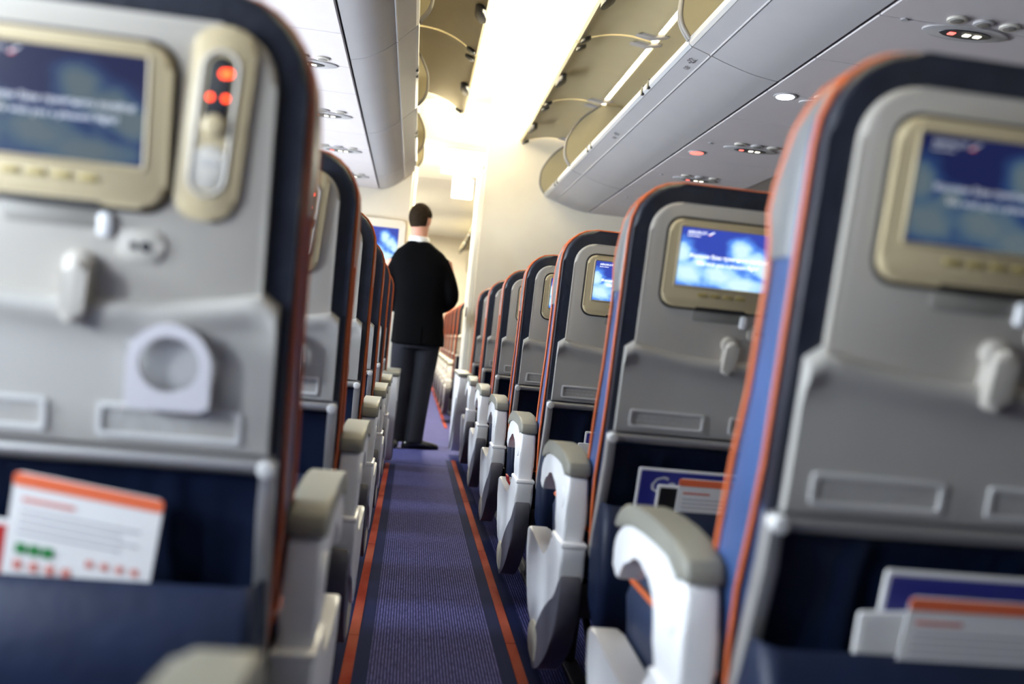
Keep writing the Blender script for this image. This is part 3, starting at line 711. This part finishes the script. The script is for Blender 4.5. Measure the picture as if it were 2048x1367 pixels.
# monitor on the left partition
t = empty('wall_monitor', (-.30, YP, 1.40)); tag(t, 'cream framed wall monitor showing blue sky on the left partition', 'monitor')
bm = bmesh.new(); prism(bm, rrect(-.20, .165, -.06, .31, .03, 5), lambda a, b, tt: Vector((a, -tt, b)), -.001, .03, .008, 3); finish(bm, 'monitor_frame', M_WALL, t)
bm = bmesh.new(); vs = [bm.verts.new((a, -.0315, b)) for a, b in ((-.17, .0), (.115, .0), (.115, .245), (-.17, .245))]; fc = bm.faces.new(vs); uvl = bm.loops.layers.uv.new('UVMap')
for l, c in zip(fc.loops, ((0, 0), (1, 0), (1, 1), (0, 1))): l[uvl].uv = c
finish(bm, 'screen', M_SCREEN, t, 0)

# ------------------------------------------------------------------ seats
P = .81; RX, LX = .650, -.371; RY, LYY = .94, 1.043
NR, NL = 7, 6
def nth(i): return ORD[i]
for k in range(NR):
    rk = NR-1-k
    lab = 'centre-block aisle seat in the front row facing the cream partition' if rk == 0 else 'centre-block aisle seat, %s row back from the cream partition' % ORD[rk]
    seat(RX, RY+P*k, lab, 'aisle seats of the centre block', -1, False, k == 0, rk == 0, 2 if k < 5 else 1)
    seat(RX+.552, RY+P*k, 'centre-block seat second from the aisle, %s row back from the cream partition' % ORD[rk], 'second seats of the centre block', 0, False, False, False, 1)
for k in range(-1, NL):
    rk = NL-1-k
    lab = 'window-block aisle seat in the front row behind the wall monitor' if rk == 0 else 'window-block aisle seat with grey back, %s row back from the wall monitor' % ORD[rk]
    seat(LX, LYY+P*k, lab, 'aisle seats of the window block', 1, True, k < 2, rk == 0, 2 if 0 <= k < 3 else 1, .36 if k < 0 else 0, False)
    seat(LX-.552, LYY+P*k, 'window seat beside the left wall, %s row back from the wall monitor' % ORD[rk], 'window seats of the window block', 0, True, False, False, 1, .36 if k < 0 else 0)
for k in range(6):
    seat(RX, 8.25+P*k, 'aisle seat in the cabin beyond the partition, %s row along' % ORD[k], 'seats of the forward cabin', -1, False, True, False, 1)

# ------------------------------------------------------------------ printed matter in the pockets
def leaf(name, x0, x1, s0, s1, n0, n1, m, parent, r=.004, bend=0):
    bm = bmesh.new(); prism(bm, rrect(x0, x1, s0, s1, r, 3), lambda a, b, t: Vector((a, -t, b)), n0, n1); return finish(bm, name, m, parent, 30)
def safety_card(x, y, z, label, w=.16, h=.22, rz=0, tilt=0):
    t = empty('safety_card', (x, y, z)); t.rotation_euler = (.20, tilt, rz); tag(t, label, 'card', 'safety cards in the seat pockets')
    leaf('card_sheet', -w/2, w/2, 0, h, 0, .0016, M_PAPER, t, .008)
    leaf('top_band', -w/2, w/2, h-.016, h-.001, .001, .0024, M_CARDR, t, .004)
    for k in range(3): leaf('green_pictogram', -w/2+.012+.015*k, -w/2+.0245+.015*k, h-.098, h-.085, .001, .0024, M_GREEN, t, .002)
    leaf('heading', -w/2+.012, -w/2+.07, h-.034, h-.029, .001, .0022, M_PINK, t, .001)
    for k in range(4): leaf('text_line', -w/2+.012, w/2-.02-.02*(k % 2), h-.046-.009*k, h-.0435-.009*k, .001, .0022, M_INK, t, .0005)
    for k in range(4): leaf('red_pictogram', -w/2+.012+.018*k, -w/2+.022+.018*k, h-.118, h-.106, .001, .0022, M_PINK, t, .002)
    for k in range(4): leaf('red_pictogram', .008+.017*k, .017+.017*k, h-.100, h-.091, .001, .0022, M_PINK, t, .002)
def magazine(x, y, z, label, w=.20, h=.25, cover=None, word=None, rz=0, tilt=0):
    t = empty('magazine', (x, y, z)); t.rotation_euler = (.20, tilt, rz); tag(t, label, 'magazine', 'magazines in the seat pockets')
    leaf('pages', -w/2, w/2, 0, h, -.004, .001, M_PAPER, t)
    leaf('cover', -w/2+.005, w/2-.005, 0, h-.005, .0005, .0016, cover or M_MAG, t)
    if word:
        o = text_obj('title_lettering', word, .052, M_SILVER, Matrix.Translation((-w/2+.022, -.0018, h-.052)) @ Matrix.Rotation(math.pi/2, 4, 'X') @ Matrix(((1, .3, 0, 0), (0, 1, 0, 0), (0, 0, 1, 0), (0, 0, 0, 1))), t, 'LEFT')
safety_card(LX-.004, LYY+.016, .405, 'white safety card with orange top band in the window-block pocket beside a red leaflet', .165, .245, tilt=.13)
magazine(LX-.125, LYY+.030, .40, 'magazine with red cover behind the safety card in the window-block pocket', .16, .195, M_REDBELT)
magazine(RX-.015, RY+P+.034, .385, 'dark blue magazine with silver script title in the centre-block pocket', .275, .236, None, 'Ca')
magazine(RX-.025, RY+P+.024, .385, 'small booklet with black cover in front of the blue magazine', .17, .202, M_BLACK)
safety_card(RX+.02, RY+P+.014, .385, 'grey safety card with red band leaning on the black booklet', .18, .222)
magazine(RX+.045, RY+.034, .385, 'blue and white magazine standing in the pocket of the rearmost centre seat', .25, .250)
magazine(RX+.025, RY+.024, .385, 'white edged booklet slanting in the pocket of the rearmost centre seat', .25, .205, M_PAPER, None, 0, -.05)
safety_card(RX+.06, RY+.012, .385, 'safety card with dark red band in front of the slanting white booklet', .24, .226)
magazine(RX+.0, RY+2*P+.032, .385, 'thin blue magazine in the pocket, fifth row back from the partition', .20, .222)
magazine(RX-.02, RY+2*P+.020, .385, 'white folded leaflet in front of the thin blue magazine', .20, .185, M_PAPER)
# seat belt end lying beside a cushion
bm = bmesh.new(); prism(bm, thick(arc_pts([(.470, .478), (.440, .472), (.420, .445), (.410, .400), (.400, .372), (.388, .366), (.376, .374), (.371, .396)], 4), .006), lambda a, b, t: Vector((a, t, b)), RY+2*P+.31, RY+2*P+.37, .001)
tag(finish(bm, 'seat_belt', M_REDBELT, None, 80), 'red seat belt strap hanging over the cushion edge onto the white armrest shroud', 'seat belt')

# ------------------------------------------------------------------ the standing man
def remesh(bm, name, m, parent, voxel, smooth_it=4):
    o = finish(bm, name, m, None, 0)
    md = o.modifiers.new('r', 'REMESH'); md.mode = 'VOXEL'; md.voxel_size = voxel
    ms = o.modifiers.new('s', 'SMOOTH'); ms.iterations = smooth_it; ms.factor = .5
    dg = bpy.context.evaluated_depsgraph_get(); me = bpy.data.meshes.new_from_object(o.evaluated_get(dg))
    me.name = name; bpy.data.objects.remove(o)
    for p in me.polygons: p.use_smooth = True
    me.materials.clear(); me.materials.append(m)
    o = bpy.data.objects.new(name, me); COL.objects.link(o)
    if parent: o.parent = parent
    return o
def ell(z, cx, cy, rx, ry, n=24, e=2.4):
    out = []
    for i in range(n):
        a = 2*math.pi*i/n; c, s_ = math.cos(a), math.sin(a)
        out.append(Vector((cx+rx*math.copysign(abs(c)**(2/e), c), cy+ry*math.copysign(abs(s_)**(2/e), s_), z)))
    return out
def blob(bm, c, r, rot=None, u=20, v=14):
    q = bmesh.ops.create_uvsphere(bm, u_segments=u, v_segments=v, radius=1)
    for w in q['verts']:
        p = Vector((w.co.x*r[0], w.co.y*r[1], w.co.z*r[2]))
        if rot: p = rot @ p
        w.co = p+Vector(c)
def person(x, y):
    HR = Matrix.Rotation(math.radians(-28), 3, 'Z')              # head turned to his right
    hc = Vector((-.040, .012, 1.683))
    def H(p): return HR @ Vector(p)+hc
    # body: head, neck, torso, arms with hands, legs - one surface
    bm = bmesh.new()
    blob(bm, hc+Vector((0, 0, .022)), (.078, .096, .103), HR); blob(bm, H((0, .026, -.045)), (.056, .066, .072), HR); blob(bm, H((0, .062, -.088)), (.032, .028, .026), HR)
    blob(bm, H((0, .100, -.012)), (.013, .017, .024), HR); blob(bm, H((0, .094, -.055)), (.026, .012, .008), HR)
    for s_ in (-1, 1):
        blob(bm, H((s_*.077, -.004, -.008)), (.009, .020, .032), HR); blob(bm, H((s_*.030, .085, .012)), (.014, .010, .009), HR); blob(bm, H((s_*.031, .087, .030)), (.020, .010, .006), HR)
    tube(bm, [(-.022, -.012, 1.42), (-.035, -.008, 1.54), (-.043, .008, 1.66)], [.068, .063, .066], 14)
    loft(bm, [ell(z, cx, 0, rx, ry) for z, cx, rx, ry in ((.86, .02, .14, .10), (1.0, .015, .135, .095), (1.2, 0, .155, .105), (1.36, -.01, .165, .10), (1.45, -.015, .10, .075))])
    arms = {1: [(.175, 0, 1.39), (.235, -.025, 1.13), (.10, .215, 1.02)], -1: [(-.20, 0, 1.37), (-.235, -.015, 1.10), (-.06, .215, 1.01)]}
    for s_, pts in arms.items():
        tube(bm, smooth_path(pts, 5), [.050, .049, .047, .045, .043, .041, .039, .036, .032, .029, .027], 10)
        w = Vector(pts[2]); d = Vector((-s_*.75, .5, -.1)).normalized(); up = Vector((0, .2, 1)).normalized(); sd = d.cross(up).normalized(); up = sd.cross(d)
        R = Matrix((d, sd, up)).transposed()
        blob(bm, w+d*.045, (.052, .018, .040), R)
        for k, ln in enumerate((.066, .075, .070, .055)):
            o_ = up*(.028-.0185*k); c = w+d*.082+o_
            tube(bm, [c, c+d*ln*.5-sd*s_*.006, c+d*ln*.8-sd*s_*.022, c+d*ln*.95-sd*s_*.036], [.0095, .009, .0085, .0075], 8)
        c = w+d*.02+up*.032; tube(bm, [c, c+d*.03+up*.024, c+d*.062+up*.030], [.012, .0105, .009], 8)
    for s_, pts in ((1, [(.10, 0, .90), (.075, .012, .48), (.055, -.01, .07)]), (-1, [(-.065, 0, .90), (-.075, .012, .48), (-.085, -.01, .07)])):
        tube(bm, smooth_path(pts, 4), [.085, .08, .072, .064, .056, .052, .046, .04, .038], 12)
        d = Vector((.85, .5, 0)) if s_ > 0 else Vector((-.2, 1, 0)); d.normalize()
        blob(bm, Vector(pts[2])+d*.05+Vector((0, 0, -.036)), (.026, .075, .018), Matrix.Rotation(math.atan2(-d.x, d.y), 3, 'Z'))
    body = remesh(bm, 'person', M_SKIN, None, .0065, 3)
    body.location = (x, y, 0)
    tag(body, 'person in black suit standing in the aisle by the partition, seen from behind', 'person')
    # hair: short cap
    bm = bmesh.new(); q = bmesh.ops.create_uvsphere(bm, u_segments=36, v_segments=24, radius=1)
    for w in q['verts']: w.co = Vector((w.co.x*.0845, w.co.y*.1035, w.co.z*.110))
    kill = [w for w in bm.verts if (w.co.z < -.088+.5*max(0, w.co.y+.05)) or (w.co.y > .045 and w.co.z < .045) or (w.co.y > -.022 and w.co.z < -.004+.2*max(0, w.co.y))]
    bmesh.ops.delete(bm, geom=kill, context='VERTS')
    for w in bm.verts: w.co = HR @ w.co+hc+Vector((0, 0, .022))
    finish(bm, 'hair', M_HAIR, body, 80)
    for s_ in (-1, 1):
        bm = bmesh.new(); blob(bm, H((s_*.030, .0915, .010)), (.010, .006, .005), HR, 12, 8); finish(bm, 'eye', M_BLACK, body, 80)
    # shirt collar and cuffs
    bm = bmesh.new(); loft(bm, [ell(z, cx, cy, r, r*1.02, 24, 2) for z, cx, cy, r in ((1.45, -.025, -.010, .084), (1.51, -.030, -.009, .078), (1.556, -.036, -.004, .075), (1.560, -.036, -.004, .070), (1.50, -.03, -.008, .066))], False); finish(bm, 'shirt_collar', M_SHIRT, body, 60)
    # jacket
    bm = bmesh.new()
    loft(bm, [ell(z, cx, cy, rx, ry, 28, 2.6) for z, cx, cy, rx, ry in ((.765, .025, .0, .196, .140), (.78, .025, .0, .197, .142), (.90, .02, 0, .190, .135), (1.02, .012, 0, .180, .126), (1.14, .005, -.004, .190, .132), (1.27, -.005, -.006, .208, .138), (1.36, -.010, -.006, .214, .130), (1.415, -.014, -.006, .200, .112), (1.455, -.018, -.008, .170, .098), (1.492, -.024, -.010, .118, .088), (1.525, -.028, -.010, .080, .076))])
    for s_, pts in arms.items():
        a, b_, c = [Vector(p) for p in pts]; c = b_+(c-b_)*.90
        tube(bm, smooth_path([a+Vector((-s_*.04, 0, -.012)), b_, c], 6), [.078, .078, .075, .072, .069, .066, .063, .060, .056, .053, .050, .048, .046], 14)
    jk = remesh(bm, 'jacket', M_SUIT, body, .010, 5); tag(jk, 'black suit jacket')
    bm = bmesh.new(); tube(bm, [(.040, -.146, .772), (.038, -.139, .90)], .0035, 6); finish(bm, 'back_vent', M_SUIT, jk, 80)
    # trousers
    bm = bmesh.new()
    loft(bm, [ell(z, cx, 0, rx, ry, 24, 2.4) for z, cx, rx, ry in ((.74, .02, .165, .115), (.86, .018, .168, .115), (.98, .012, .155, .105))])
    for s_, pts in ((1, [(.105, 0, .86), (.085, .010, .48), (.062, -.008, .045)]), (-1, [(-.065, 0, .86), (-.075, .010, .48), (-.085, -.008, .045)])):
        tube(bm, smooth_path(pts, 5), [.098, .097, .094, .090, .085, .080, .076, .073, .071, .070, .071], 16)
    tag(remesh(bm, 'trousers', M_TROUS, body, .010, 3), 'dark charcoal trousers')
    for s_, (px, py), d in ((1, (.062, -.008), (.93, .36)), (-1, (-.085, -.008), (-.15, 1))):
        rot = Matrix.Rotation(math.atan2(-d[0], d[1]), 3, 'Z'); bm = bmesh.new(); rg = []
        for yy_, w, h in ((-.085, .012, .03), (-.075, .030, .062), (-.03, .038, .082), (.03, .039, .080), (.09, .043, .058), (.15, .042, .046), (.19, .030, .036), (.205, .010, .022)):
            rg.append([rot @ Vector((w*math.cos(a), yy_, max(0, h*.5+h*.5*math.sin(a))))+Vector((px, py, 0)) for a in [2*math.pi*i/14 for i in range(14)]])
        loft(bm, rg); finish(bm, 'shoe', M_SHOE, body, 60)
    return body
person(.015, 6.33)
